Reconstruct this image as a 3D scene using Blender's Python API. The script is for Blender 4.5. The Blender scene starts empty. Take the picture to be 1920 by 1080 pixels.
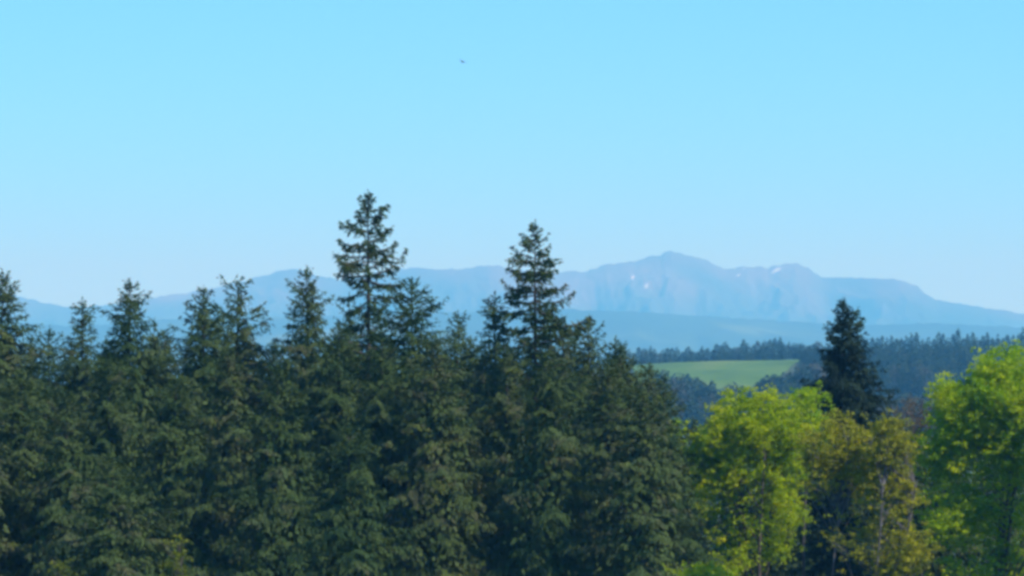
import bpy, math, random
import numpy as np
from mathutils import noise as mnoise, Vector

random.seed(7)
RNG = np.random.default_rng(7)
SC = bpy.context.scene
COL = SC.collection

# ------------------------------------------------------------ camera
F = 9134.0            # pixels per unit slope, in the 1920 wide photograph
EYE = 20.0            # height of the lens
HOR = 720.0           # row of the eye level
cam_d = bpy.data.cameras.new('camera')
cam = bpy.data.objects.new('camera', cam_d)
COL.objects.link(cam)
cam_d.sensor_width = 36
cam_d.lens = 36 * F / 1920.0
cam_d.clip_start = 1.0
cam_d.clip_end = 80000
cam.location = (0, 0, EYE)
cam.rotation_euler = (math.radians(90) + math.atan((HOR - 540) / F), 0, 0)
SC.camera = cam

# ------------------------------------------------------------ sky, sun, exposure
SUN_EL = math.radians(46)
SUN_AZ = math.radians(118)        # clockwise from the view direction (+Y): right and behind
w = bpy.data.worlds.new('World')
SC.world = w
w.use_nodes = True
nt = w.node_tree
nt.nodes.clear()
out = nt.nodes.new('ShaderNodeOutputWorld')
bg = nt.nodes.new('ShaderNodeBackground')
sky = nt.nodes.new('ShaderNodeTexSky')
sky.sky_type = 'NISHITA'
sky.sun_disc = False
sky.sun_elevation = SUN_EL
sky.sun_rotation = SUN_AZ
sky.altitude = 900
sky.air_density = 1.0
sky.dust_density = 0.0
sky.ozone_density = 6.0
mul = nt.nodes.new('ShaderNodeMix')
mul.data_type = 'RGBA'
mul.blend_type = 'MULTIPLY'
mul.inputs[0].default_value = 1.0
mul.inputs[7].default_value = (0.348, 0.765, 1.24, 1)
nt.links.new(sky.outputs[0], mul.inputs[6])
nt.links.new(mul.outputs[2], bg.inputs[0])
bg.inputs[1].default_value = 0.15
nt.links.new(bg.outputs[0], out.inputs[0])

sl = bpy.data.lights.new('sun', 'SUN')
sl.energy = 4.8
sl.angle = math.radians(0.53)
sl.color = (1.0, 0.96, 0.90)
so = bpy.data.objects.new('sun', sl)
COL.objects.link(so)
so.location = (60, -80, 120)
sd = Vector((math.sin(SUN_AZ) * math.cos(SUN_EL), math.cos(SUN_AZ) * math.cos(SUN_EL), math.sin(SUN_EL)))
so.rotation_euler = sd.to_track_quat('Z', 'Y').to_euler()

SC.view_settings.view_transform = 'Standard'
SC.view_settings.look = 'None'
SC.view_settings.gamma = 1
SC.view_settings.exposure = 0.3
SC.view_settings.use_curve_mapping = False
SC.render.engine = 'CYCLES'
SC.cycles.use_denoising = True
SC.cycles.pixel_filter_type = 'BLACKMAN_HARRIS'
SC.cycles.filter_width = 3.5       # a soft compact-camera lens
SC.cycles.max_bounces = 6
SC.cycles.volume_bounces = 1
SC.cycles.transmission_bounces = 4


# ------------------------------------------------------------ helpers
def tag(o, label=None, cat=None, group=None, kind=None):
    if label: o['label'] = label
    if cat: o['category'] = cat
    if group: o['group'] = group
    if kind: o['kind'] = kind
    return o


def empty(name, loc, rz=0.0):
    o = bpy.data.objects.new(name, None)
    o.empty_display_size = 0.5
    o.location = loc
    o.rotation_euler = (0, 0, rz)
    COL.objects.link(o)
    return o


def link(name, me, parent=None):
    o = bpy.data.objects.new(name, me)
    COL.objects.link(o)
    if parent: o.parent = parent
    return o


def mesh_np(name, V, Fc, mat, tint=None, smooth=False):
    """V (n,3); Fc (m,k) with one k; tint (m,) a per-face number"""
    V = np.asarray(V, np.float32); Fc = np.asarray(Fc, np.int32)
    me = bpy.data.meshes.new(name)
    m, k = Fc.shape
    me.vertices.add(len(V)); me.vertices.foreach_set('co', V.ravel())
    me.loops.add(m * k); me.loops.foreach_set('vertex_index', Fc.ravel())
    me.polygons.add(m)
    me.polygons.foreach_set('loop_start', np.arange(0, m * k, k, dtype=np.int32))
    if smooth: me.polygons.foreach_set('use_smooth', np.ones(m, bool))
    if tint is not None:
        a = me.attributes.new('tint', 'FLOAT', 'FACE')
        a.data.foreach_set('value', np.asarray(tint, np.float32))
    me.update(calc_edges=True)
    me.materials.append(mat)
    return me


def P(px, py, d):
    """a place in the world: d metres out, seen at (px, py) from where the photographer stood"""
    return Vector(((px - 960) / F * d, d, EYE + (HOR - py) / F * d))


def at(px, d):
    x = (px - 960) / F * d
    return Vector((x, d, ground_z(x, d)))


def interp(x, pts):
    return float(np.interp(x, [p[0] for p in pts], [p[1] for p in pts]))


def fbm(x, y, z=0.0, o=4):
    return mnoise.fractal(Vector((x, y, z)), 1.0, 2.0, o, noise_basis='PERLIN_ORIGINAL')


# ------------------------------------------------------------ materials
def new_mat(name):
    m = bpy.data.materials.new(name)
    m.use_nodes = True
    m.node_tree.nodes.clear()
    return m, m.node_tree


def N(nt, t, **kw):
    n = nt.nodes.new(t)
    for k, v in kw.items(): setattr(n, k, v)
    return n


def ramp(nt, fac, stops):
    r = N(nt, 'ShaderNodeValToRGB')
    e = r.color_ramp.elements
    while len(e) < len(stops): e.new(0.5)
    for el, (p, c) in zip(e, stops):
        el.position = p; el.color = (*c, 1)
    nt.links.new(fac, r.inputs[0])
    return r.outputs[0]


def foliage_mat(name, stops, trans=0.25, tcol=(1.2, 1.25, 0.5), scale=0.6, rough=0.6, tree_var=0.36):
    """leaf colour varies from spray to spray, from clump to clump and from tree to tree"""
    m, t = new_mat(name)
    L = t.links.new
    o = N(t, 'ShaderNodeOutputMaterial')
    at_ = N(t, 'ShaderNodeAttribute', attribute_name='tint')
    tc = N(t, 'ShaderNodeTexCoord')
    no = N(t, 'ShaderNodeTexNoise')
    no.inputs['Scale'].default_value = scale
    no.inputs['Detail'].default_value = 2
    L(tc.outputs['Object'], no.inputs['Vector'])
    oi = N(t, 'ShaderNodeObjectInfo')
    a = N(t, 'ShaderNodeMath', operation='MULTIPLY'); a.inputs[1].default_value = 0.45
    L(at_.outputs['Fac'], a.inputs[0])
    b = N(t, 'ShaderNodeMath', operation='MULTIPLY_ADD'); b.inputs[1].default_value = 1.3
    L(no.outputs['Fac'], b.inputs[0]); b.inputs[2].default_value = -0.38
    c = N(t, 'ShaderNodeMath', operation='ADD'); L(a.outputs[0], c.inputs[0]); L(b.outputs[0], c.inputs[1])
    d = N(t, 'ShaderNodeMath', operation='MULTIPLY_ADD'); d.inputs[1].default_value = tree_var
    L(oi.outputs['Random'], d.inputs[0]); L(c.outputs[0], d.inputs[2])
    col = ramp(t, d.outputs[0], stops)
    pb = N(t, 'ShaderNodeBsdfPrincipled')
    pb.inputs['Roughness'].default_value = rough
    pb.inputs['Specular IOR Level'].default_value = 0.04
    L(col, pb.inputs['Base Color'])
    tr = N(t, 'ShaderNodeBsdfTranslucent')
    mc = N(t, 'ShaderNodeMix', data_type='RGBA', blend_type='MULTIPLY')
    mc.inputs[0].default_value = 1
    mc.inputs[7].default_value = (*tcol, 1)
    L(col, mc.inputs[6]); L(mc.outputs[2], tr.inputs[0])
    mx = N(t, 'ShaderNodeMixShader'); mx.inputs[0].default_value = trans
    L(pb.outputs[0], mx.inputs[1]); L(tr.outputs[0], mx.inputs[2])
    L(mx.outputs[0], o.inputs[0])
    return m


def noise_mat(name, stops, scale=1.0, rough=0.9, detail=6, stretch=(1, 1, 1), attr=None, acol=None, dist=0.0, zone=None):
    m, t = new_mat(name)
    L = t.links.new
    o = N(t, 'ShaderNodeOutputMaterial')
    tc = N(t, 'ShaderNodeTexCoord')
    mp = N(t, 'ShaderNodeMapping'); mp.inputs['Scale'].default_value = stretch
    L(tc.outputs['Object'], mp.inputs[0])
    no = N(t, 'ShaderNodeTexNoise')
    no.inputs['Scale'].default_value = scale; no.inputs['Detail'].default_value = detail
    no.inputs['Distortion'].default_value = dist
    L(mp.outputs[0], no.inputs['Vector'])
    col = ramp(t, no.outputs['Fac'], stops)
    if attr:
        at_ = N(t, 'ShaderNodeAttribute', attribute_name=attr)
        mx = N(t, 'ShaderNodeMix', data_type='RGBA')
        L(at_.outputs['Fac'], mx.inputs[0]); L(col, mx.inputs[6]); mx.inputs[7].default_value = (*acol, 1)
        col = mx.outputs[2]
    if zone:
        ge = N(t, 'ShaderNodeNewGeometry'); sx = N(t, 'ShaderNodeSeparateXYZ'); L(ge.outputs['Position'], sx.inputs[0])
        a1 = N(t, 'ShaderNodeMath', operation='MULTIPLY_ADD'); a1.inputs[1].default_value = 260
        L(no.outputs['Fac'], a1.inputs[0]); L(sx.outputs[2], a1.inputs[2])
        mr = N(t, 'ShaderNodeMapRange', interpolation_type='SMOOTHSTEP')
        mr.inputs['From Min'].default_value = zone[0]; mr.inputs['From Max'].default_value = zone[1]
        L(a1.outputs[0], mr.inputs['Value'])
        mz = N(t, 'ShaderNodeMix', data_type='RGBA'); L(mr.outputs[0], mz.inputs[0])
        mz.inputs[6].default_value = (*zone[2], 1); L(col, mz.inputs[7]); col = mz.outputs[2]
    pb = N(t, 'ShaderNodeBsdfPrincipled'); pb.inputs['Roughness'].default_value = rough
    pb.inputs['Specular IOR Level'].default_value = 0.2
    L(col, pb.inputs['Base Color'])
    bp = N(t, 'ShaderNodeBump'); bp.inputs['Strength'].default_value = 0.4
    bp.inputs['Distance'].default_value = 0.3 / scale
    L(no.outputs['Fac'], bp.inputs['Height']); L(bp.outputs[0], pb.inputs['Normal'])
    L(pb.outputs[0], o.inputs[0])
    return m


M = {}
M['spruce'] = foliage_mat('spruce_needles', [
    (0.10, (0.021, 0.046, 0.015)), (0.36, (0.039, 0.071, 0.020)), (0.60, (0.062, 0.094, 0.024)),
    (0.78, (0.070, 0.100, 0.034)), (0.92, (0.080, 0.082, 0.038)), (1.0, (0.100, 0.130, 0.028))], trans=0.12, tcol=(1, 1.1, 0.6))
M['dark_spruce'] = foliage_mat('dark_spruce_needles', [
    (0.2, (0.010, 0.022, 0.015)), (0.5, (0.020, 0.038, 0.022)), (0.9, (0.034, 0.058, 0.028))], trans=0.12, tcol=(1, 1.1, 0.7), tree_var=0.0)
M['yellow_leaf'] = foliage_mat('yellow_spring_leaves', [
    (0.15, (0.17, 0.28, 0.010)), (0.5, (0.35, 0.44, 0.008)), (0.88, (0.58, 0.58, 0.010))], trans=0.42, scale=0.6, tree_var=0.1)
M['green_leaf'] = foliage_mat('fresh_green_leaves', [
    (0.15, (0.12, 0.25, 0.015)), (0.5, (0.28, 0.42, 0.012)), (0.9, (0.50, 0.56, 0.012))], trans=0.42, scale=0.6, tree_var=0.1)
M['olive_leaf'] = foliage_mat('olive_bronze_leaves', [
    (0.15, (0.17, 0.18, 0.03)), (0.5, (0.30, 0.31, 0.025)), (0.9, (0.46, 0.42, 0.025))], trans=0.35, scale=0.8, tree_var=0.1)
M['spruce_tip'] = foliage_mat('dull_sapling_leaves', [(0.2, (0.09, 0.12, 0.02)), (0.6, (0.16, 0.19, 0.02)), (0.9, (0.22, 0.24, 0.03))], trans=0.3, tree_var=0.1)
M['bud_leaf'] = foliage_mat('brown_bud_twigs', [
    (0.15, (0.07, 0.055, 0.05)), (0.5, (0.12, 0.09, 0.07)), (0.9, (0.15, 0.13, 0.06))], trans=0.2, scale=0.8, tree_var=0.1)
M['bark'] = noise_mat('grey_brown_bark', [(0.3, (0.06, 0.045, 0.035)), (0.7, (0.16, 0.13, 0.10))], 6, stretch=(1, 1, 0.2))
M['dark_bark'] = noise_mat('dark_conifer_bark', [(0.3, (0.03, 0.026, 0.022)), (0.7, (0.075, 0.06, 0.05))], 6, stretch=(1, 1, 0.2))
M['pale_bark'] = noise_mat('pale_grey_bark', [(0.3, (0.07, 0.065, 0.055)), (0.55, (0.15, 0.135, 0.12)), (0.75, (0.24, 0.22, 0.20))], 5, stretch=(1, 1, 0.4))
M['far_conifer'] = foliage_mat('distant_conifer_needles', [
    (0.1, (0.012, 0.030, 0.016)), (0.5, (0.024, 0.050, 0.024)), (0.9, (0.042, 0.066, 0.030))], trans=0.1, scale=0.3)
M['far_leaf'] = foliage_mat('distant_broadleaf_leaves', [
    (0.1, (0.025, 0.045, 0.02)), (0.5, (0.042, 0.066, 0.028)), (0.9, (0.075, 0.075, 0.040))], trans=0.25, scale=0.2, tree_var=0.5)
M['meadow'] = noise_mat('meadow_grass', [(0.3, (0.055, 0.115, 0.010)), (0.5, (0.085, 0.165, 0.012)), (0.68, (0.13, 0.185, 0.022))], 0.03, stretch=(1, 0.25, 1))
M['ground'] = noise_mat('ground_grass_and_litter', [(0.3, (0.035, 0.05, 0.02)), (0.6, (0.06, 0.08, 0.025)), (0.8, (0.09, 0.08, 0.04))], 0.03)
M['foothill'] = noise_mat('foothill_woods_and_fields', [
    (0.40, (0.025, 0.065, 0.035)), (0.56, (0.04, 0.085, 0.04)), (0.63, (0.09, 0.15, 0.05)), (0.75, (0.14, 0.17, 0.07))],
    0.0016, detail=5, stretch=(1, 0.35, 1), dist=0.6)
M['mountain'] = noise_mat('mountain_heath_and_rock', [
    (0.3, (0.055, 0.075, 0.055)), (0.5, (0.10, 0.105, 0.08)), (0.7, (0.145, 0.135, 0.11))],
    0.0022, detail=8, stretch=(1, 0.4, 1), attr='snow', acol=(0.55, 0.75, 0.85), zone=(260, 620, (0.02, 0.06, 0.04)))
M['feather'] = noise_mat('dark_brown_feathers', [(0.3, (0.03, 0.022, 0.018)), (0.7, (0.07, 0.05, 0.035))], 20)

# ------------------------------------------------------------ terrain
CREST = [(-2500, 735), (0, 722), (700, 712), (1000, 700), (1150, 690), (1200, 685), (1350, 677), (1495, 671), (1600, 682),
         (1700, 690), (1920, 688), (2600, 680), (4500, 700)]
HILL_F = [(1400, 170), (1650, 108), (1800, 68), (2000, 28), (2200, 0), (2260, 6), (2400, 36), (2600, 80)]


def ground_z(x, d):
    r = math.hypot(x, max(d, 0) if d > 0 else 0)
    dd = max(r, 1.0) if d > 0 else abs(d) * 0 + 1.0
    near = float(np.interp(dd, [0, 12, 170, 400, 1000, 1400], [18.3, 18.2, 0.0, -2.0, -34, -34]))
    if dd > 1000:
        px = 960 + F * x / max(d, 1.0)
        cy = interp(px, CREST)
        hz = EYE + (HOR - cy - float(np.interp(dd, [a for a, b in HILL_F], [b for a, b in HILL_F]))) / F * dd
        k = float(np.interp(dd, [1000, 1500], [0, 1])); k = k * k * (3 - 2 * k)
        k2 = float(np.interp(dd, [2550, 4000], [0, 1])); k2 = k2 * k2 * (3 - 2 * k2)
        near = near * (1 - k) + hz * k
        near = near * (1 - k2) + (-60) * k2
    amp = float(np.interp(dd, [0, 30, 300, 1500, 4000, 30000], [0, 0.2, 0.8, 0.6, 10, 14]))
    sc_ = 0.01 if dd < 3500 else 0.0012
    return near + amp * fbm(x * sc_, d * sc_, 3.3, 3)


def build_ground():
    ds = [-400, -150, -40, 1.0, 6] + list(np.geomspace(12, 1300, 60)) + list(np.linspace(1330, 2650, 60)) + list(np.geomspace(2750, 27000, 30))
    tans = np.concatenate([-np.geomspace(4.0, 0.16, 18), np.linspace(-0.15, 0.15, 90), np.geomspace(0.16, 4.0, 18)])
    V = []; nx = len(tans)
    for d in ds:
        for t_ in tans:
            dd = max(d, 60)
            x = t_ * max(dd, 60)
            lim = 14500
            x = max(-lim, min(lim, x))
            V.append((x, d, ground_z(x, d)))
    Fc = [(j * nx + i, j * nx + i + 1, (j + 1) * nx + i + 1, (j + 1) * nx + i) for j in range(len(ds) - 1) for i in range(nx - 1)]
    o = link('ground', mesh_np('ground', V, Fc, M['ground'], smooth=True))
    tag(o, kind='structure')


build_ground()


def build_meadow():
    # lies on the near slope of the far hill
    rows = []
    top = [(1130, 690), (1495, 671)]
    V = []; Fc = []
    nu, nv = 60, 24
    for j in range(nv + 1):
        v = j / nv
        d = 1700 + v * 505
        # left / right edges of the field on the slope
        l = 1192 - 6 * v
        r = 1440 + 60 * v + 5 * math.sin(v * 9)
        for i in range(nu + 1):
            px = l + (r - l) * i / nu
            x = (px - 960) / F * d
            V.append((x, d, ground_z(x, d) + 0.45))
    for j in range(nv):
        for i in range(nu):
            a = j * (nu + 1) + i
            Fc.append((a, a + 1, a + nu + 2, a + nu + 1))
    o = link('meadow', mesh_np('meadow', V, Fc, M['meadow'], smooth=True))
    tag(o, kind='structure')


build_meadow()

SKYLINE = [(-1400, 600), (-700, 560), (-200, 535), (0, 548), (40, 557), (80, 567), (120, 574), (160, 576), (200, 571), (250, 566), (300, 556),
           (350, 549), (400, 540), (450, 528), (500, 515), (530, 506), (560, 505), (600, 518), (640, 524), (680, 518), (720, 508), (780, 501),
           (820, 505), (860, 504), (890, 500), (918, 496), (950, 503), (985, 508), (1020, 512), (1060, 510), (1100, 508), (1122, 501),
           (1135, 496), (1160, 493), (1190, 490), (1203, 484), (1218, 481), (1238, 479), (1246, 473), (1257, 470), (1275, 474), (1300, 481),
           (1325, 489), (1345, 499), (1360, 504), (1380, 502), (1400, 499), (1415, 502), (1430, 501), (1440, 504), (1452, 500), (1465, 495),
           (1490, 494), (1505, 498), (1520, 506), (1540, 519), (1555, 521), (1600, 521), (1650, 522), (1685, 524), (1705, 530), (1722, 539),
           (1738, 552), (1752, 561), (1790, 568), (1850, 577), (1920, 588), (2300, 625), (3000, 600), (3600, 640)]
FOOT = [(-1400, 620), (0, 604), (150, 612), (300, 600), (600, 592), (900, 584), (1050, 580), (1120, 582), (1200, 584), (1300, 592), (1400, 598),
        (1500, 604), (1600, 610), (1750, 606), (1920, 614), (2500, 600), (3600, 625)]
SNOW = [(1457, 506, 9, 4), (1450, 510, 5, 3), (1187, 520, 3, 4), (1212, 536, 4, 2), (1385, 515, 4, 2), (1396, 503, 3, 1.5)]


def ridge_range(name, prof, d0, dr, d1, base, npx, nd, mat, rough, snow=None):
    pxs = np.linspace(prof[0][0], prof[-1][0], npx)
    V = []; S = []
    fr = np.concatenate([np.linspace(0, 1, nd) ** 0.8, 1 + np.linspace(0, 1, nd // 3)[1:]])
    for f in fr:
        for px in pxs:
            drx = dr + (d1 - dr) * 0.25 * fbm(px * 0.002, 7.7, 0, 3)
            d = d0 + (drx - d0) * f if f <= 1 else drx + (d1 - drx) * (f - 1)
            x = (px - 960) / F * drx * (0.25 + 0.75 * d / drx)
            py = interp(px, prof)
            top = EYE + (HOR - py) / F * drx
            if f <= 1:
                sh = f ** 1.25
                n = 1 - abs(fbm(px * 0.006 + f * 0.7, f * 4.0, 1.5, 6)) * 1.6
                n2 = fbm(px * 0.02, f * 9, 5.5, 5)
                k = math.sin(math.pi * min(1, f ** 1.6)) * (1 - f ** 6)
                sh = sh * (1 - 0.5 * rough * k * (1 - n)) + 0.07 * rough * k * n2
                sh += rough * 0.025 * (1 - f ** 8) * f * (0.5 - abs(fbm(px * 0.03 + f * 5, f * 7, 9.1, 5)) * 2.2)
                sh = max(0, min(sh, 1))
                z = base + (top - base) * sh
                lim = EYE + (top - EYE) / drx * d - 3 * (1 - f) - (0 if f > 0.999 else 1.0)
                z = min(z, lim)
                if f > 0.999:
                    z += (top - base) * 0.014 * fbm(px * 0.07, 2.2, 0, 5)
            else:
                z = top + (base - top) * (f - 1) ** 0.9
            V.append((x, d, z))
            s = 0
            if snow and f > 0.3:
                spy = HOR - (z - EYE) / d * F
                spx = 960 + x / d * F
                for (a, b, ra, rb) in snow:
                    q = ((spx - a) / ra) ** 2 + ((spy - b + (spx - a) * 0.35) / rb) ** 2
                    s = max(s, min(1, max(0, 1.1 - q)))
            S.append(s)
    nx = len(pxs)
    Fc = [(j * nx + i, j * nx + i + 1, (j + 1) * nx + i + 1, (j + 1) * nx + i) for j in range(len(fr) - 1) for i in range(nx - 1)]
    me = mesh_np(name, V, Fc, mat, smooth=True)
    if snow:
        a = me.attributes.new('snow', 'FLOAT', 'POINT')
        a.data.foreach_set('value', np.asarray(S, np.float32))
    tag(link(name, me), kind='structure')


ridge_range('mountain_range', SKYLINE, 14400, 19500, 23500, -75, 1500, 100, M['mountain'], 0.55, SNOW)
ridge_range('foothills', FOOT, 7000, 13000, 14300, -75, 520, 50, M['foothill'], 0.35)


# ------------------------------------------------------------ haze
def build_haze():
    x0, x1, y0, y1, z0, z1 = -15000, 15000, -500, 27500, -110, 700
    V = [(x, y, z) for z in (z0, z1) for y in (y0, y1) for x in (x0, x1)]
    Fc = [(0, 2, 3, 1), (4, 5, 7, 6), (0, 1, 5, 4), (2, 6, 7, 3), (0, 4, 6, 2), (1, 3, 7, 5)]
    m, t = new_mat('haze')
    o = N(t, 'ShaderNodeOutputMaterial')
    v = N(t, 'ShaderNodeVolumePrincipled')
    v.inputs['Color'].default_value = (0.165, 0.62, 1.0, 1)
    v.inputs['Absorption Color'].default_value = (1, 1, 1, 1)
    v.inputs['Density'].default_value = 1.14e-4
    v.inputs['Anisotropy'].default_value = 0.0
    t.links.new(v.outputs[0], o.inputs['Volume'])
    ob = link('haze', mesh_np('haze', V, Fc, m))
    tag(ob, 'thin blue haze lying over the valley, the far hill and the mountains', 'haze', kind='stuff')


build_haze()


# ------------------------------------------------------------ tree geometry
def tube(path, radii, sides=7):
    V = []; Fc = []
    n = len(path)
    for i, (p, r) in enumerate(zip(path, radii)):
        a = Vector(path[max(0, i - 1)]); b = Vector(path[min(n - 1, i + 1)])
        t_ = (b - a).normalized() if (b - a).length > 1e-6 else Vector((0, 0, 1))
        u = t_.orthogonal().normalized(); v = t_.cross(u)
        for k in range(sides):
            an = 2 * math.pi * k / sides
            q = Vector(p) + (u * math.cos(an) + v * math.sin(an)) * r
            V.append(tuple(q))
    for i in range(n - 1):
        for k in range(sides):
            k2 = (k + 1) % sides
            Fc.append((i * sides + k, i * sides + k2, (i + 1) * sides + k2, (i + 1) * sides + k))
    return V, Fc


def join(parts):
    V = []; Fc = []; o = 0
    for v, f in parts:
        V += list(v); Fc += [tuple(i + o for i in q) for q in f]; o += len(v)
    return V, Fc


def sprays(pos, dirs, length, width, rng, flat=0.5, out=None):
    """diamond leaf / needle sprays: (n,3) centres and directions -> V, F"""
    n = len(pos)
    rnd = rng.normal(size=(n, 3)); rnd[:, 2] *= 0.6
    up = (np.array([0, 0, 1.0])[None] if out is None else out) * flat + rnd * (1 - flat)
    d = dirs / np.maximum(np.linalg.norm(dirs, axis=1, keepdims=True), 1e-6)
    s = np.cross(d, up); s /= np.maximum(np.linalg.norm(s, axis=1, keepdims=True), 1e-6)
    L = (np.asarray(length) * rng.uniform(0.6, 1.35, n))[:, None]
    W = (width * rng.uniform(0.6, 1.35, n))[:, None]
    V = np.stack([pos - d * L * 0.45, pos + s * W * 0.5, pos + d * L * 0.55, pos - s * W * 0.5], 1).reshape(-1, 3)
    Fc = np.arange(4 * n).reshape(n, 4)
    return V, Fc


def bough_pts(L, rng, twig=0.42, spacing=0.09, droop=0.25, upturn=0.12, tws=10):
    """centres and directions of the needle sprays of one bough along +X"""
    ps = []; ds = []
    def axis(t):
        t = np.asarray(t, float)
        return np.stack([t * L * (1 - 0.12 * droop), np.zeros_like(t), L * (-droop * t ** 1.3 + upturn * t ** 3)], -1)
    nt_ = max(3, int(L * tws))
    ts = np.sort(rng.uniform(0.12, 1.0, nt_))
    side = np.where(rng.random(nt_) < 0.5, -1, 1)
    for t_, s in zip(ts, side):
        p0 = axis(t_)
        tl = twig * L * (1.05 - t_) ** 0.65 * (0.35 + 0.65 * min(1, t_ / 0.35)) * rng.uniform(0.6, 1.3)
        tl = min(tl, 1.1)
        ang = math.radians(rng.uniform(35, 70))
        dv = np.array([math.cos(ang), s * math.sin(ang), rng.uniform(-0.5, 0.05)])
        m = max(2, int(tl / spacing))
        q = np.linspace(0.05, 1, m)
        pp = p0 + dv * (q * tl)[:, None] + np.array([0, 0, -0.35 * tl]) * (q ** 2)[:, None]
        pp += rng.normal(size=pp.shape) * 0.035
        ps.append(pp); ds.append(np.tile(dv, (m, 1)) + rng.normal(size=(m, 3)) * 0.35)
    m = max(4, int(L / spacing * 1.3))
    q = np.linspace(0.1, 1.02, m)
    ps.append(axis(q) + rng.normal(size=(m, 3)) * 0.04)
    ds.append(np.tile(np.array([1, 0, -droop * 0.5]), (m, 1)) + rng.normal(size=(m, 3)) * 0.4)
    return np.concatenate(ps), np.concatenate(ds)


def rot_z_pitch(P_, az, pitch):
    c, s = math.cos(pitch), math.sin(pitch)
    R1 = np.array([[c, 0, -s], [0, 1, 0], [s, 0, c]])
    c2, s2 = math.cos(az), math.sin(az)
    R2 = np.array([[c2, -s2, 0], [s2, c2, 0], [0, 0, 1]])
    return P_ @ (R2 @ R1).T


def conifer_crown(H, seed, rk=0.92, rp=0.55, rmax=3.6, dens=1.0, irregular=0.22, clear=0.12, lw=(0.19, 0.075), lean=(0, 0), top_sparse=0.0, spacing=0.06):
    rng = np.random.default_rng(seed)
    PV = []; PD = []; TT = []
    s = 0.12; az = rng.uniform(0, 6)
    # a slow swell around and along the tree, so the outline is uneven
    ph = rng.uniform(0, 6.28, 6)
    while s < H * (1 - clear):
        az += 2.399 + rng.uniform(-0.4, 0.4)
        R = min(rmax, 1.08 * rk * s ** rp)
        sw = 1 + irregular * (math.sin(2 * az + s * 0.9 + ph[0]) * 0.5 + math.sin(3 * az - s * 1.7 + ph[1]) * 0.4 + math.sin(s * 2.6 + ph[2]) * 0.45)
        L = max(0.22, R * sw * rng.choice((0.62, 0.85, 1.0, 1.12)) * rng.uniform(0.92, 1.08))
        fr = min(1, s / 9.0)
        pitch = math.radians(48 - 42 * min(1, s / 3.0) - 14 * fr + rng.uniform(-9, 9))
        p, d = bough_pts(L, rng, droop=0.10 + 0.25 * fr, upturn=0.14, spacing=spacing)
        if s > 9:          # inner needles never show
            keep = np.linalg.norm(p[:, :2], axis=1) > L * 0.15
            p = p[keep]; d = d[keep]
        p = rot_z_pitch(p, az, pitch); d = rot_z_pitch(d, az, pitch)
        off = np.array([lean[0] * s, lean[1] * s, H - s])
        PV.append(p + off); PD.append(d)
        TT.append(np.clip(rng.normal(0.42, 0.22) + rng.normal(size=len(p)) * 0.04, 0, 1))
        step = 0.06 if s < 3 else (0.06 + (s - 3) * 0.008)
        s += step / dens * rng.uniform(0.6, 1.5) * (1 + top_sparse * max(0, 1 - s / 4))
    # dense inner twigs round the stem
    n_in = int(H * 190)
    si = rng.uniform(0.8, H * (1 - clear) * 0.97, n_in)
    Ri = np.minimum(rmax, rk * si ** rp) * rng.uniform(0.05, 0.62, n_in) ** 0.8
    ai = rng.uniform(0, 6.283, n_in)
    pin = np.stack([np.cos(ai) * Ri + lean[0] * si, np.sin(ai) * Ri + lean[1] * si, H - si - 0.15 * Ri], 1)
    din = np.stack([0.3 * np.cos(ai), 0.3 * np.sin(ai), -0.9 + 0 * ai], 1) + rng.normal(size=(n_in, 3)) * 0.4
    # leader shoot
    m = 10
    PV.append(np.stack([np.zeros(m), np.zeros(m), H - 0.35 + np.linspace(0, 0.55, m)], 1) + rng.normal(size=(m, 3)) * 0.02)
    PD.append(np.tile([0, 0, 1.0], (m, 1)) + rng.normal(size=(m, 3)) * 0.5); TT.append(np.full(m, 0.4))
    p = np.concatenate(PV); d = np.concatenate(PD); tt = np.concatenate(TT)
    rad = p - np.array([0, 0, 1.0]) * p[:, 2:3]
    rad /= np.maximum(np.linalg.norm(rad, axis=1, keepdims=True), 0.05)
    low = np.clip((H - p[:, 2:3]) / 5, 0.15, 1)           # branchlets hang like curtains lower down
    d = d * (1 - 0.55 * low) + np.array([0, 0, -0.85]) * low
    V, Fc = sprays(p, d, lw[0], lw[1], rng, flat=0.72, out=rad * 0.75 + np.array([0, 0, 0.6]))
    if H > 5:
        k_ = np.clip(si / 5, 0.45, 1)
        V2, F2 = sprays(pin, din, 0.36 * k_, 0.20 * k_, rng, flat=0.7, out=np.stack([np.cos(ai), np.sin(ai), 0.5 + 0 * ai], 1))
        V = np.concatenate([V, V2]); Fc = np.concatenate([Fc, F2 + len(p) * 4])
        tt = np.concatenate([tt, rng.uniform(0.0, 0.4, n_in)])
    return V, Fc, tt


def trunk_path(H, seed, bend=0.15, n=9):
    r = random.Random(seed)
    return [(bend * math.sin(i * 1.1 + r.random()) * 0.3 * (i > 0) * (i < n - 2), bend * math.cos(i * 0.9 + r.random()) * 0.3 * (i > 0) * (i < n - 2), H * i / (n - 1)) for i in range(n)]


def trunk_mesh(name, H, r0, mat, seed=0, dead=0):
    n = 9
    p = trunk_path(H * 0.985, seed)
    parts = [tube(p, [r0 * (1.25 if i == 0 else 1) * (1 - i / (n - 1)) ** 0.85 + 0.015 for i in range(n)], 8)]
    r = random.Random(seed + 50)
    for k in range(dead):
        z = H * r.uniform(0.3, 0.9); a = r.uniform(0, 6.28); L = r.uniform(0.5, 1.4)
        parts.append(tube([(0, 0, z), (math.cos(a) * L * .5, math.sin(a) * L * .5, z + .05), (math.cos(a) * L, math.sin(a) * L, z - .1)], [.035, .025, .01], 4))
    V, Fc = join(parts)
    return mesh_np(name, V, Fc, mat, smooth=True)


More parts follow.
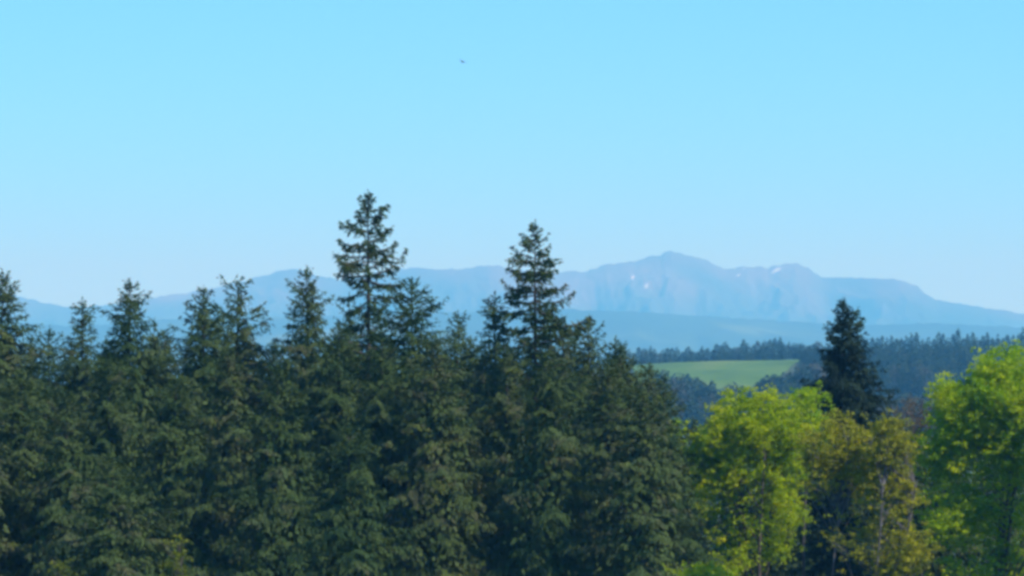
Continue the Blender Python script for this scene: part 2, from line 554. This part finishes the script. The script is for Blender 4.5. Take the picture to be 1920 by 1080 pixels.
# eight dense spruces share their meshes between all the trees of the plantation
HV = 24.0
VAR = []
for i, kw in enumerate([
    dict(rk=0.92, rp=0.55), dict(rk=0.80, rp=0.60, irregular=0.28), dict(rk=1.0, rp=0.52, irregular=0.2),
    dict(rk=0.74, rp=0.62, top_sparse=0.8, irregular=0.3), dict(rk=0.95, rp=0.58, irregular=0.32, top_sparse=0.6),
    dict(rk=0.85, rp=0.50, rmax=3.0, irregular=0.25), dict(rk=1.05, rp=0.55, rmax=4.0, irregular=0.26), dict(rk=0.70, rp=0.66, irregular=0.3, top_sparse=1.2)]):
    V, Fc, tt = conifer_crown(HV, 100 + i, **kw)
    VAR.append((mesh_np('spruce_crown', V, Fc, M['spruce'], tt), trunk_mesh('spruce_trunk', HV, 0.24, M['dark_bark'], i, 6)))


def spruce(px, py, d, var, rz, wide, label, group, lean=0.0, mat=None):
    b = at(px, d)
    H = P(px, py, d).z - b.z
    k = H / HV
    root = empty('spruce_tree', b, rz)
    kw = wide / max(0.6, 1)
    cr = link('crown', VAR[var][0], root); tr = link('trunk', VAR[var][1], root)
    cr.scale = (kw, kw, k); tr.scale = (1, 1, k)
    root.rotation_euler.x = lean
    tag(root, label, 'tree', group)
    return root


G1 = 'tall spruces standing in the front of the plantation'
# px, py (top), distance, mesh, turn, width
FRONT = [
    (4, 512, 236, 0, 0.3, 1.05, 'dark spruce cut off by the left edge of the photo, spire above the ridge'),
    (92, 618, 262, 3, 1.0, 0.85, 'short thin spruce top between the left edge spruce and the next spire'),
    (154, 566, 250, 3, 2.0, 0.9, 'slim spruce with a sparse spire, second clear spire from the left edge'),
    (243, 528, 240, 1, 0.7, 1.0, 'pointed spruce with a loose feathery spire left of the saddle in the far ridge'),
    (289, 603, 256, 7, 4.4, 0.85, 'low spruce top close behind the right shoulder of the feathery spire'),
    (382, 545, 240, 5, 2.9, 1.0, 'narrow spruce with a reddish brown conical top'),
    (445, 524, 246, 4, 5.1, 1.0, 'spruce with a thin leader rising just right of the reddish conical top'),
    (575, 505, 242, 1, 3.6, 0.95, 'dark spruce spire standing before the left hump of the mountains'),
    (655, 556, 250, 7, 1.4, 0.7, 'slim spruce top tucked against the left of the tallest open tree'),
    (772, 528, 238, 6, 0.2, 1.0, 'broad pointed spruce right of the tallest open tree'),
    (858, 590, 252, 4, 3.0, 0.85, 'blunt spruce top between the broad pointed spruce and the second open tree'),
    (928, 556, 246, 3, 5.5, 0.95, 'ragged spruce with a crooked top left of the second open tree'),
    (1104, 598, 248, 3, 0.9, 0.9, 'spruce with a thin ragged top right of the second open tree'),
    (1056, 612, 254, 7, 2.2, 0.8, 'small spruce top under the right boughs of the second open tree'),
    (1164, 652, 246, 5, 4.0, 1.05, 'low round topped spruce where the far ridge first comes into view'),
    (1216, 688, 240, 2, 1.7, 0.9, 'brownish green spruce before the left tip of the far meadow'),
]
G2 = 'spruces in the nearest row below the spires'
NEAR = [
    (40, 700, 212, 6, 1.0, 0.95, 'bushy spruce low in the left corner, below the spruce at the photo edge'),
    (125, 735, 208, 2, 2.6, 0.9, 'leafy looking spruce under the sparse second spire'),
    (205, 668, 222, 0, 4.1, 0.9, 'grey green spruce below and left of the feathery spire'),
    (212, 850, 196, 4, 0.4, 0.95, 'brownish spruce with a low top near the bottom, under the feathery spire'),
    (330, 715, 210, 6, 5.0, 0.95, 'wide spruce below and left of the reddish conical top'),
    (428, 650, 222, 1, 3.3, 1.05, 'spruce filling the space under the thin leader'),
    (520, 690, 208, 2, 2.1, 0.95, 'mid green spruce below and left of the spire at the mountain hump'),
    (636, 612, 224, 0, 0.8, 1.0, 'spruce in front of the foot of the tallest open tree, to its left'),
    (655, 800, 194, 6, 5.6, 0.85, 'low dark spruce near the bottom under the tallest open tree'),
    (716, 622, 218, 4, 4.6, 0.9, 'spruce in front of the foot of the tallest open tree, to its right'),
    (815, 640, 216, 2, 1.9, 1.0, 'grey green spruce under the broad pointed spruce'),
    (950, 650, 218, 0, 3.9, 0.9, 'spruce in front of the ragged crooked top'),
    (1022, 665, 208, 6, 2.4, 0.85, 'full spruce standing below the second open tree'),
    (1085, 700, 224, 1, 1.2, 0.95, 'green spruce under the thin ragged top'),
    (1140, 676, 214, 2, 0.1, 0.95, 'spruce with olive tinted boughs near the end of the conifer wall'),
    (1200, 724, 206, 5, 5.3, 1.0, 'dark narrow spruce closing the conifer wall beside the yellow green trees'),
    (1246, 706, 232, 7, 3.1, 0.9, 'thin greyish spruce at the very end of the conifer wall'),
]
for L in FRONT: spruce(*L[:5], L[5] * 1.1, L[6], G1)
for L in NEAR: spruce(*L[:6], L[6], G2)
r = random.Random(11)
G3 = 'spruces packed behind the front rows'
k = 0
for px in range(-160, 1215, 48):
    for d in (278,):
        py = 634 + r.uniform(-8, 32) + (30 if px > 1150 else 0)
        spruce(px + r.uniform(-22, 22), py, d + r.uniform(-7, 7), k % 8, r.uniform(0, 6.28), r.uniform(0.85, 1.1),
               'spruce deep in the plantation, mostly hidden behind the nearer spruces', G3)
        k += 1
for (px, py, d, v) in [(-95, 560, 238, 2), (-70, 700, 208, 4), (-190, 600, 232, 6)]:
    spruce(px, py, d, v, r.uniform(0, 6), 1, 'spruce beyond the left edge of the photo', 'spruces beyond the left edge of the photo')

for (px, py, d, v, lab) in [(2058, 640, 224, 6, 'added shade casting broad spruce just beyond the right edge of the photo'), (2088, 615, 234, 2, 'added taller shade casting spruce further beyond the right edge of the photo'),
                            (2105, 625, 214, 6, 'added shade casting spruce farthest beyond the right edge of the photo')]:
    spruce(px, py, d, v, r.uniform(0, 6), 1, lab, 'added shade casting spruces beyond the right edge of the photo')  # added unseen spruces, tall enough to shade the big green tree's lower crown


# ---- the two open old trees: every bough is a part of its own
def bough_mesh(seed, L, mat, clump=1.0, droop=0.12, upturn=0.2):
    rng = np.random.default_rng(seed)
    p, d = bough_pts(L, rng, twig=0.33, spacing=0.05, droop=droop, upturn=upturn, tws=12)
    keep = (p[:, 0] > L * 0.22) | (rng.random(len(p)) < 0.25)
    # tufts: needles bunch towards the outer half
    keep &= rng.random(len(p)) < (0.45 + 0.55 * np.clip(p[:, 0] / L, 0, 1)) * clump
    p = p[keep]; d = d[keep]
    p = p + rng.normal(size=p.shape) * np.array([0.03, 0.03, 0.06]) - np.array([0, 0, 0.10]) * rng.random((len(p), 1)) * min(1, L)
    V, Fc = sprays(p, d + np.array([0, 0, -0.35]), 0.24, 0.10, rng, flat=0.35)
    tt = np.clip(0.35 + rng.normal(size=len(p)) * 0.2, 0, 1)
    path = [(L * t_ * (1 - .12 * droop), 0, L * (-droop * t_ ** 1.3 + upturn * t_ ** 3)) for t_ in (0, .25, .5, .75, 1)]
    tv, tf = tube(path, [0.018 + 0.016 * L * (1 - q) for q in (0, .25, .5, .75, 1)], 5)
    n0 = len(V)
    V = np.concatenate([V, np.array(tv)]); Fc = np.concatenate([Fc, np.array(tf) + n0])
    tt = np.concatenate([tt, np.full(len(tf), 0.0)])
    me = mesh_np('bough', V, Fc, mat, tt)
    me.materials.append(M['bark'])
    mi = np.zeros(len(Fc), np.int32); mi[-len(tf):] = 1
    me.polygons.foreach_set('material_index', mi)
    return me


BOUGHS = {L_: [bough_mesh(300 + i + int(L_ * 100), L_, M['spruce'], 1.0, droop=0.05 + 0.10 * (i % 3), upturn=0.15 + 0.12 * (i % 4)) for i in range(6)] for L_ in (0.55, 1.1, 2.0)}


def pick_bough(L, i):
    L_ = min(BOUGHS, key=lambda q: abs(math.log(q / L)))
    return BOUGHS[L_][i % 6], L / L_


def open_tree(px, py, d, prof, specials, label, seed, step=0.095):
    b = at(px, d); top = P(px, py, d); H = top.z - b.z
    root = empty('old_conifer', b)
    tag(root, label, 'tree', 'tall open conifers rising above the plantation')
    link('trunk', trunk_mesh('old_trunk', H, 0.30, M['dark_bark'], seed, 14), root)
    rr = random.Random(seed)
    mpp = d / F
    s = 0.1; az = 0.5; i = 0
    while s < 14:
        az += 2.399 + rr.uniform(-0.5, 0.5)
        right = math.cos(az)
        half = interp(s / mpp, prof) * mpp
        L = half * rr.choice((0.4, 0.55, 0.75, 0.95, 1.15)) * rr.uniform(0.9, 1.1)
        me, sc_ = pick_bough(max(L, 0.25), i)
        o = link('bough', me, root)
        o.location = (0, 0, H - s)
        pitch = math.radians(38 - 40 * min(1, s / 3.2) + rr.uniform(-22, 22))
        o.rotation_euler = (rr.uniform(-0.6, 0.6), -pitch, az)
        o.scale = (sc_, sc_ * 0.95, sc_)
        s += step * rr.uniform(0.5, 1.5); i += 1
    for (dx, dyt, L, pit) in specials:       # boughs one can pick out: offset from the top, length in photo pixels
        me, sc_ = pick_bough(L * mpp, i)
        o = link('bough', me, root); i += 1
        o.location = (0, 0, H - dyt * mpp)
        o.rotation_euler = (0, -math.radians(pit), 0.15 if dx > 0 else math.pi + 0.2)
        o.scale = (sc_, sc_ * 0.9, sc_ * 0.9)
    V, Fc, tt = conifer_crown(1.3, seed, rk=0.3, rp=0.6, clear=0.0, dens=0.5)
    lc = link('leader', mesh_np('leader', V, Fc, M['dark_spruce'], tt), root); lc.location = (0, 0, H - 1.2)
    return root


open_tree(690, 367, 243, [(0, 8), (20, 30), (45, 42), (80, 50), (110, 60), (150, 62), (200, 56), (260, 66), (400, 80)],
          [(-1, 115, 66, 5), (-1, 70, 45, 28), (-1, 150, 62, -2), (-1, 100, 60, 12), (1, 105, 58, 12), (1, 150, 80, 12), (1, 165, 60, 0), (-1, 175, 62, -18),
           (1, 80, 50, 20), (1, 185, 70, -6)],
          'tallest spruce like tree, open crown with separate boughs and bare trunk against the sky', 21)
open_tree(1003, 424, 245, [(0, 8), (20, 26), (50, 44), (90, 54), (130, 58), (170, 56), (230, 62), (400, 80)],
          [(-1, 90, 52, 8), (1, 120, 64, 3), (-1, 125, 62, -2), (1, 75, 48, 16), (1, 180, 100, -8), (-1, 165, 85, 2), (1, 190, 110, 4), (-1, 60, 38, 15)],
          'second tallest open conifer, rising over the plantation left of the highest summit', 33, step=0.08)


# ---- the single dark spruce right of the meadow
def lone_spruce():
    px, py, d = 1580, 563, 262
    b = at(px, d); H = P(px, py, d).z - b.z
    root = empty('dark_spruce', b)
    tag(root, 'dark dense spruce standing alone above the yellow green trees, right of the meadow', 'tree')
    V, Fc, tt = conifer_crown(H, 77, rk=0.74, rp=0.70, rmax=3.4, irregular=0.20, dens=1.7, lean=(0.045, 0), spacing=0.05)
    link('crown', mesh_np('dark_spruce_crown', V, Fc, M['dark_spruce'], tt), root)
    link('trunk', trunk_mesh('dark_spruce_trunk', H * 0.97, 0.3, M['bark'], 9, 4), root)
    for j, (dy, L, pit, side) in enumerate([(40, 44, 46, 1), (54, 46, 38, 1), (70, 40, 30, -1)]):
        me, sc_ = pick_bough(L * d / F, j)
        o = link('bough', me, root); o.location = (0.045 * dy * d / F, 0, H - dy * d / F - 0.3)
        o.rotation_euler = (0, -math.radians(pit), 0.1 if side > 0 else math.pi - 0.1); o.scale = (sc_,) * 3


lone_spruce()
G4 = 'spruces behind the broadleaf trees'
for (px, py, d, v, wd, lab) in [
    (1302, 788, 268, 5, 0.6, 'dark small spruce top peeping out left of the yellow green round tree'),
    (1545, 830, 272, 2, 0.9, 'dark spruce hidden behind the left bronze tree'),
    (1622, 790, 280, 6, 0.9, 'dark spruce in the gap under the lone dark spruce'),
    (1715, 800, 276, 0, 1.0, 'dark spruce between the right bronze tree and the big green tree'),
    (1380, 850, 284, 4, 1.0, 'dark spruce behind the left half of the yellow green round tree'),
    (1465, 840, 280, 1, 1.0, 'dark spruce behind the right half of the yellow green round tree'),
    (1778, 835, 252, 6, 1.0, 'dark spruce behind the left side of the big green tree'),
    (1880, 800, 290, 2, 1.1, 'dark spruce behind the middle of the big green tree'),
    (1660, 860, 290, 4, 1.1, 'dark spruce behind the right bronze tree')]:
    o = spruce(px, py, d, v, r.uniform(0, 6), wd, lab, G4)


# ---- broadleaf trees
def broadleaf(name, px, d, lobes, mat, bark, label, seed, leaf=0.17, clumps=120, per=110, cr=0.62, trunk_r=0.16, group=None,
              limbs=40, stems=1, hollow=0.35, core=0):
    leaf *= 0.72; per = int(per * 1.7)
    """lobes: (px, py, half width, half height in photo pixels, weight); crown clumps fill the lobes, limbs reach them"""
    b = at(px, d); mpp = d / F
    rng = np.random.default_rng(seed); rr = random.Random(seed)
    root = empty(name, b)
    tag(root, label, 'tree' if 'shrub' not in name else 'shrub', group)
    C = []
    wsum = sum(l[4] for l in lobes)
    for (lx, ly, hw, hh, wt) in lobes:
        c = P(lx, ly, d) - b
        for i in range(int(clumps * wt / wsum)):
            u = Vector(rng.normal(size=3)).normalized()
            rad = rr.uniform(hollow, 1) ** 0.5
            C.append(c + Vector((u.x * hw * mpp * rad, u.y * min(hw, 170) * mpp * rad, u.z * hh * mpp * rad)))
    topz = max(c.z for c in C)
    C = [c for c in C if c.z > 1.0]
    # stems
    cx = sum(c.x for c in C) / len(C)
    parts = []
    stem_paths = []
    for s in range(stems):
        a = rr.uniform(0, 6.28); sp = 0.0 if stems == 1 else 0.55
        pts = []
        for i in range(8):
            t_ = i / 7
            pts.append(Vector((math.cos(a) * sp * t_ * 2 + cx * t_ + 0.16 * math.sin(t_ * 7 + s), math.sin(a) * sp * t_ * 2 + 0.1 * math.sin(t_ * 5), topz * 0.86 * t_)))
        stem_paths.append(pts)
        parts.append(tube(pts, [trunk_r * (1.2 - 1.1 * i / 7) + 0.02 for i in range(8)], 8))
    V, Fc = join(parts)
    link('trunk', mesh_np('trunk', V, Fc, bark, smooth=True), root)
    parts = []
    for c in rr.sample(C, min(limbs, len(C))):
        pts = rr.choice(stem_paths)
        z = max(topz * 0.15, c.z - rr.uniform(0.5, 1.4) * (abs(c.x - cx) + 0.8))
        t_ = min(0.98, z / (topz * 0.86)); k_ = t_ * 7; i0 = min(6, int(k_)); p0 = pts[i0].lerp(pts[i0 + 1], k_ - i0)
        mid = p0.lerp(c, 0.5) + Vector((rr.uniform(-.2, .2), rr.uniform(-.2, .2), rr.uniform(-0.1, 0.35)))
        r0 = trunk_r * 0.35 * (1.1 - t_) + 0.022
        parts.append(tube([p0, p0.lerp(mid, .5), mid, mid.lerp(c, .5), c], [r0, r0 * .8, r0 * .6, r0 * .4, 0.012], 5))
        for q in range(3):
            e = c + Vector(rng.normal(size=3)) * cr * 0.6
            parts.append(tube([mid.lerp(c, rr.uniform(.2, .8)), e], [0.018, 0.006], 4))
    V, Fc = join(parts)
    link('branches', mesh_np('branches', V, Fc, bark, smooth=True), root)
    PS = []; TT = []; DD = []
    for c in C:
        m = int(per * rr.uniform(0.5, 1.4)); k_ = cr * rr.uniform(0.55, 1.25)
        q = rng.normal(size=(m, 3)) * np.array([k_, k_, k_ * 0.62]) * 0.55
        # leaves hang in little sprays inside the clump
        cen = rng.normal(size=(max(2, m // 14), 3)) * np.array([k_, k_, k_ * 0.8]) * 0.75
        q = cen[rng.integers(0, len(cen), m)] + q * 0.36
        PS.append(q + np.array(c)); DD.append(rng.normal(size=(m, 3)) + np.array([0, 0, -0.3]))
        TT.append(np.clip(rr.gauss(0.5, 0.25) + rng.normal(size=m) * 0.15, 0, 1))
    V, Fc = sprays(np.concatenate(PS), np.concatenate(DD), leaf, leaf * 0.75, rng, flat=0.45)
    if core:
        Q = []
        for (lx, ly, hw, hh, wt) in lobes:
            c = np.array(P(lx, ly, d) - b); m = int(core * wt / wsum)
            u = rng.normal(size=(m, 3)); u /= np.linalg.norm(u, axis=1, keepdims=True)
            Q.append(c + u * (rng.uniform(0, 0.55, m) ** 0.5)[:, None] * np.array([hw, min(hw, 170), hh]) * mpp)
        Q = np.concatenate(Q)
        V2, F2 = sprays(Q, rng.normal(size=Q.shape), leaf * 1.6, leaf * 1.2, rng, flat=0.4)
        V = np.concatenate([V, V2]); Fc = np.concatenate([Fc, F2 + len(V) - len(V2)])
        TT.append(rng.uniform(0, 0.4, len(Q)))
    link('crown', mesh_np('crown', V, Fc, mat, np.concatenate(TT)), root)
    return root


broadleaf('broadleaf_tree', 1425, 236, [(1418, 796, 92, 72, 2.6), (1345, 828, 52, 62, 1.3), (1300, 850, 14, 30, 0.25), (1480, 830, 50, 70, 1.1), (1425, 880, 85, 60, 1.2), (1340, 920, 50, 60, 0.8), (1465, 950, 50, 60, 0.5), (1400, 980, 100, 90, 0.8), (1370, 1080, 90, 70, 0.5)],
          M['yellow_leaf'], M['bark'], 'round yellow green broadleaf tree in fresh leaf in front of the meadow', 1, clumps=230, per=125, cr=0.55, stems=3, hollow=0.25, core=4200)
broadleaf('broadleaf_tree', 1512, 242, [(1514, 775, 32, 48, 1.2), (1510, 850, 28, 50, 0.8)],
          M['green_leaf'], M['bark'], 'small fresh green tree squeezed between the yellow green tree and the dark spruce', 2, clumps=46, per=90, cr=0.45, limbs=20, trunk_r=0.12, core=300)
broadleaf('broadleaf_tree', 1545, 218, [(1562, 840, 58, 56, 2), (1540, 900, 50, 50, 0.7), (1600, 905, 60, 45, 0.8), (1612, 850, 40, 45, 0.8)],
          M['olive_leaf'], M['pale_bark'], 'thinly leaved bronze tree with a pale straight trunk under the dark spruce', 3, clumps=120, per=80, cr=0.45, limbs=60, trunk_r=0.07, leaf=0.15)
broadleaf('broadleaf_tree', 1630, 216, [(1664, 840, 48, 54, 2), (1660, 930, 55, 60, 1.1), (1690, 1035, 58, 45, 1.6), (1600, 1000, 50, 60, 0.4)],
          M['olive_leaf'], M['pale_bark'], 'bronze yellow tree with grey forking branches, just left of the big green tree', 4, clumps=170, per=80, cr=0.45, limbs=80, trunk_r=0.065, leaf=0.15, stems=3)
broadleaf('broadleaf_tree', 1850, 238, [(1885, 740, 85, 88, 3), (1808, 790, 58, 75, 2), (1785, 742, 28, 30, 0.5), (1960, 800, 110, 140, 3), (1880, 850, 70, 50, 1.0), (1770, 860, 45, 70, 0.9), (1790, 970, 70, 80, 0.9), (1890, 960, 110, 90, 0.9), (1860, 1085, 130, 60, 0.9)],
          M['green_leaf'], M['bark'], 'big bright green tree cut off by the right edge of the photo', 5, clumps=440, per=130, cr=0.62, stems=3, trunk_r=0.2, core=9000)
broadleaf('broadleaf_tree', 1705, 262, [(1705, 800, 45, 55, 1), (1690, 775, 25, 30, 0.4), (1740, 790, 30, 40, 0.5)],
          M['bud_leaf'], M['bark'], 'bare brownish tree just in bud behind the gap right of the dark spruce', 6, clumps=60, per=40, cr=0.55, limbs=50, leaf=0.12)
broadleaf('broadleaf_tree', 1268, 250, [(1266, 800, 14, 45, 1), (1270, 860, 20, 40, 1)],
          M['green_leaf'], M['pale_bark'], 'slender pale green tree in the slot between the conifer wall and the yellow green tree', 7, clumps=26, per=60, cr=0.42, limbs=14, trunk_r=0.08)
broadleaf('broadleaf_shrub', 1320, 222, [(1310, 1085, 60, 28, 1), (1240, 1095, 40, 22, .5)],
          M['green_leaf'], M['bark'], 'low bright green shrub at the bottom edge below the yellow green tree', 8, clumps=40, per=80, cr=0.45, limbs=14, trunk_r=0.05)
broadleaf('broadleaf_shrub', 112, 190, [(112, 1075, 9, 22, 1)],
          M['spruce_tip'], M['bark'], 'yellow green sapling at the bottom left among the spruces', 9, clumps=10, per=45, cr=0.3, limbs=6, trunk_r=0.04, leaf=0.13)
broadleaf('broadleaf_shrub', 332, 190, [(332, 1050, 11, 38, 1)],
          M['spruce_tip'], M['bark'], 'olive sapling near the bottom, right of the brownish low spruce', 10, clumps=16, per=45, cr=0.32, limbs=8, trunk_r=0.04, leaf=0.13)


# ------------------------------------------------------------ far trees on the hill
def far_conifer(seed, H=16.0):
    rng = np.random.default_rng(seed)
    n = 760
    s = rng.random(n) ** 0.62 * H * 0.97
    az = rng.uniform(0, 6.28, n)
    R = 0.35 + 0.62 * s ** 0.68
    R = np.minimum(R, 2.9) * (1 + 0.25 * np.sin(3 * az + seed) * np.sin(s))
    rad = R * rng.uniform(0.35, 1.05, n)
    p = np.stack([np.cos(az) * rad, np.sin(az) * rad, H - s], 1)
    d = np.stack([np.cos(az), np.sin(az), -0.45 + 0 * az], 1) + rng.normal(size=(n, 3)) * 0.3
    V, Fc = sprays(p, d, 1.25, 0.75, rng, flat=0.7, out=np.stack([np.cos(az), np.sin(az), 0.6 + 0 * az], 1))
    return mesh_np('far_conifer_crown', V, Fc, M['far_conifer'], rng.random(n))


def far_broad(seed, H=12.0):
    rng = np.random.default_rng(seed)
    n = 620
    u = rng.normal(size=(n, 3)); u /= np.linalg.norm(u, axis=1, keepdims=True)
    rad = rng.uniform(0.5, 1, n)[:, None] ** 0.5
    p = u * rad * np.array([3.6, 3.6, H * 0.46]) * (1 + 0.2 * np.sin(u[:, :1] * 5 + seed)) + np.array([0, 0, H * 0.53])
    V, Fc = sprays(p, rng.normal(size=(n, 3)), 0.9, 0.7, rng, flat=0.6, out=u)
    return mesh_np('far_broadleaf_crown', V, Fc, M['far_leaf'], rng.random(n))


FC = [far_conifer(500 + i) for i in range(6)]
FB = [far_broad(600 + i) for i in range(4)]
v_, f_ = tube([(0, 0, 0), (0.05, 0, 5), (0, 0, 12)], [0.26, 0.2, 0.08], 6)
FT = mesh_np('far_trunk', v_, f_, M['dark_bark'], smooth=True)
FTP = mesh_np('far_pale_trunk', v_, f_, M['pale_bark'], smooth=True)
rf = random.Random(5)


def far_tree(px, d, H, broad, label, group, py=None, wk=1.0, pale=False):
    b = at(px, d)
    if py is not None: H = max(4.0, P(px, py, d).z - b.z)
    root = empty('far_broadleaf_tree' if broad else 'far_conifer', b, rf.uniform(0, 6.28))
    cr = link('crown', rf.choice(FB if broad else FC), root)
    tr = link('trunk', FTP if pale else FT, root)
    k_ = H / (12.0 if broad else 16.0)
    kx = wk * rf.uniform(0.85, 1.15)
    cr.scale = (kx * (k_ if broad else 1), kx * (k_ if broad else 1), k_); tr.scale = (1, 1, k_)
    tag(root, label, 'tree', group)


# the row along the ridge above the meadow
TOPL = [(1090, 672), (1150, 664), (1180, 656), (1250, 651), (1300, 653), (1350, 648), (1400, 642), (1460, 638), (1500, 641), (1540, 638)]
px = 1085.0
while px < 1540:
    br = rf.random() < 0.3
    py = interp(px, TOPL) + rf.uniform(-7, 7) + (5 if br else 0)
    far_tree(px, 2232 + rf.uniform(-12, 30), 0, br,
             'brownish leafy tree in the row along the ridge above the meadow' if br else 'blue dark conifer in the row along the ridge above the meadow',
             'leafy trees along the meadow ridge' if br else 'conifers along the meadow ridge', py=py, wk=0.8 if br else 0.75)
    px += rf.uniform(6.5, 11)
# at the foot of the meadow
px = 1215.0
while px < 1780:
    far_tree(px, 1560 + rf.uniform(-25, 25), 0, rf.random() < 0.3, 'blue green tree in the low belt between the meadow and the yellow green tree', 'trees in the dip below the meadow',
             py=738 + rf.uniform(-12, 10) - (14 if 1480 < px < 1560 or px < 1270 else -6 if px > 1560 else 0), wk=1.1)
    px += rf.uniform(10, 16)
HTOP = [(1240, 704), (1290, 708), (1330, 718), (1370, 726), (1400, 720), (1440, 708), (1480, 694), (1540, 680)]
px = 1225.0
while px < 1535:
    py = interp(px, HTOP) + rf.uniform(-8, 8)
    far_tree(px, 1690 + rf.uniform(-20, 20), 0, rf.random() < 0.35, 'blue green tree in the belt at the foot of the meadow', 'trees at the foot of the meadow', py=py, wk=1.0)
    px += rf.uniform(7, 12)
# the wood right of the meadow, rows climbing the slope
WTOP = [(1440, 712), (1470, 688), (1495, 664), (1530, 650), (1600, 640), (1640, 634), (1700, 630), (1800, 628), (1920, 626), (2060, 622)]
for row, (d, dy) in enumerate([(2225, 0), (2120, 15), (2010, 34), (1870, 56)]):
    px = 1455.0 + row * 3 if row else 1500
    while px < 2010:
        py = interp(px, WTOP) + dy + rf.uniform(-7, 7) - (10 if rf.random() < 0.06 else 0)
        if not (px < 1500 and d > 2000):
            last = row == 3
            lab = 'conifer on the skyline of the hazy wood right of the meadow' if row == 0 else (
                'tree with a pale bare stem on the near edge of the hazy wood' if last else 'conifer within the hazy wood right of the meadow')
            gr = ['conifers on the skyline of the wood', 'conifers within the wood', 'pale stemmed trees on the edge of the wood'][0 if row == 0 else (2 if last else 1)]
            far_tree(px, d + rf.uniform(-20, 20), 0, last and rf.random() < 0.3, lab, gr, py=py, wk=0.8, pale=last or rf.random() < 0.3)
        px += rf.uniform(7.5, 12)


# ------------------------------------------------------------ the bird
def build_bird():
    c = P(868, 116, 420)
    root = empty('bird', c, math.radians(60)); root.rotation_euler.x = math.radians(22)
    tag(root, 'small dark bird gliding high in the open sky', 'bird')
    path = [(-0.26, 0, 0), (-0.2, 0, 0.0), (-0.1, 0, 0), (0.02, 0, 0.005), (0.12, 0, 0.015), (0.18, 0, 0.03), (0.225, 0, 0.03), (0.26, 0, 0.018)]
    v, f = tube(path, [0.012, 0.03, 0.05, 0.058, 0.045, 0.03, 0.028, 0.004], 10)
    me = mesh_np('bird_body', v, f, M['feather'], smooth=True)
    link('body', me, root)
    for s in (-1, 1):
        out_ = [(0.10, 0.03), (0.14, 0.16), (0.10, 0.33), (0.02, 0.47), (-0.02, 0.46), (-0.05, 0.33), (-0.10, 0.16), (-0.09, 0.03)]
        V = []
        for (x, y) in out_:
            z = 0.02 + 0.14 * (y / 0.47) - 0.06 * (y / 0.47) ** 2
            V.append((x, s * y, z + 0.008)); V.append((x, s * y, z - 0.004))
        n = len(out_)
        FF = [(0, 2, 12, 14), (2, 4, 10, 12), (4, 6, 8, 10), (1, 15, 13, 3), (3, 13, 11, 5), (5, 11, 9, 7)] + [(2 * i, 2 * i + 1, (2 * i + 3) % (2 * n), (2 * i + 2) % (2 * n)) for i in range(n)]
        link('wing', mesh_np('bird_wing', V, FF, M['feather']), root)
    V = [(-0.2, -0.02, 0.006), (-0.2, 0.02, 0.006), (-0.4, 0.075, 0.004), (-0.4, -0.075, 0.004), (-0.2, -0.02, -0.006), (-0.2, 0.02, -0.006), (-0.4, 0.075, -0.002), (-0.4, -0.075, -0.002)]
    link('tail', mesh_np('bird_tail', V, [(0, 1, 2, 3), (7, 6, 5, 4), (0, 4, 5, 1), (1, 5, 6, 2), (2, 6, 7, 3), (3, 7, 4, 0)], M['feather']), root)


build_bird()
print('objects', len(bpy.data.objects), 'tris', sum(len(m.loop_triangles) if m.loop_triangles else len(m.polygons) * 2 for m in bpy.data.meshes))
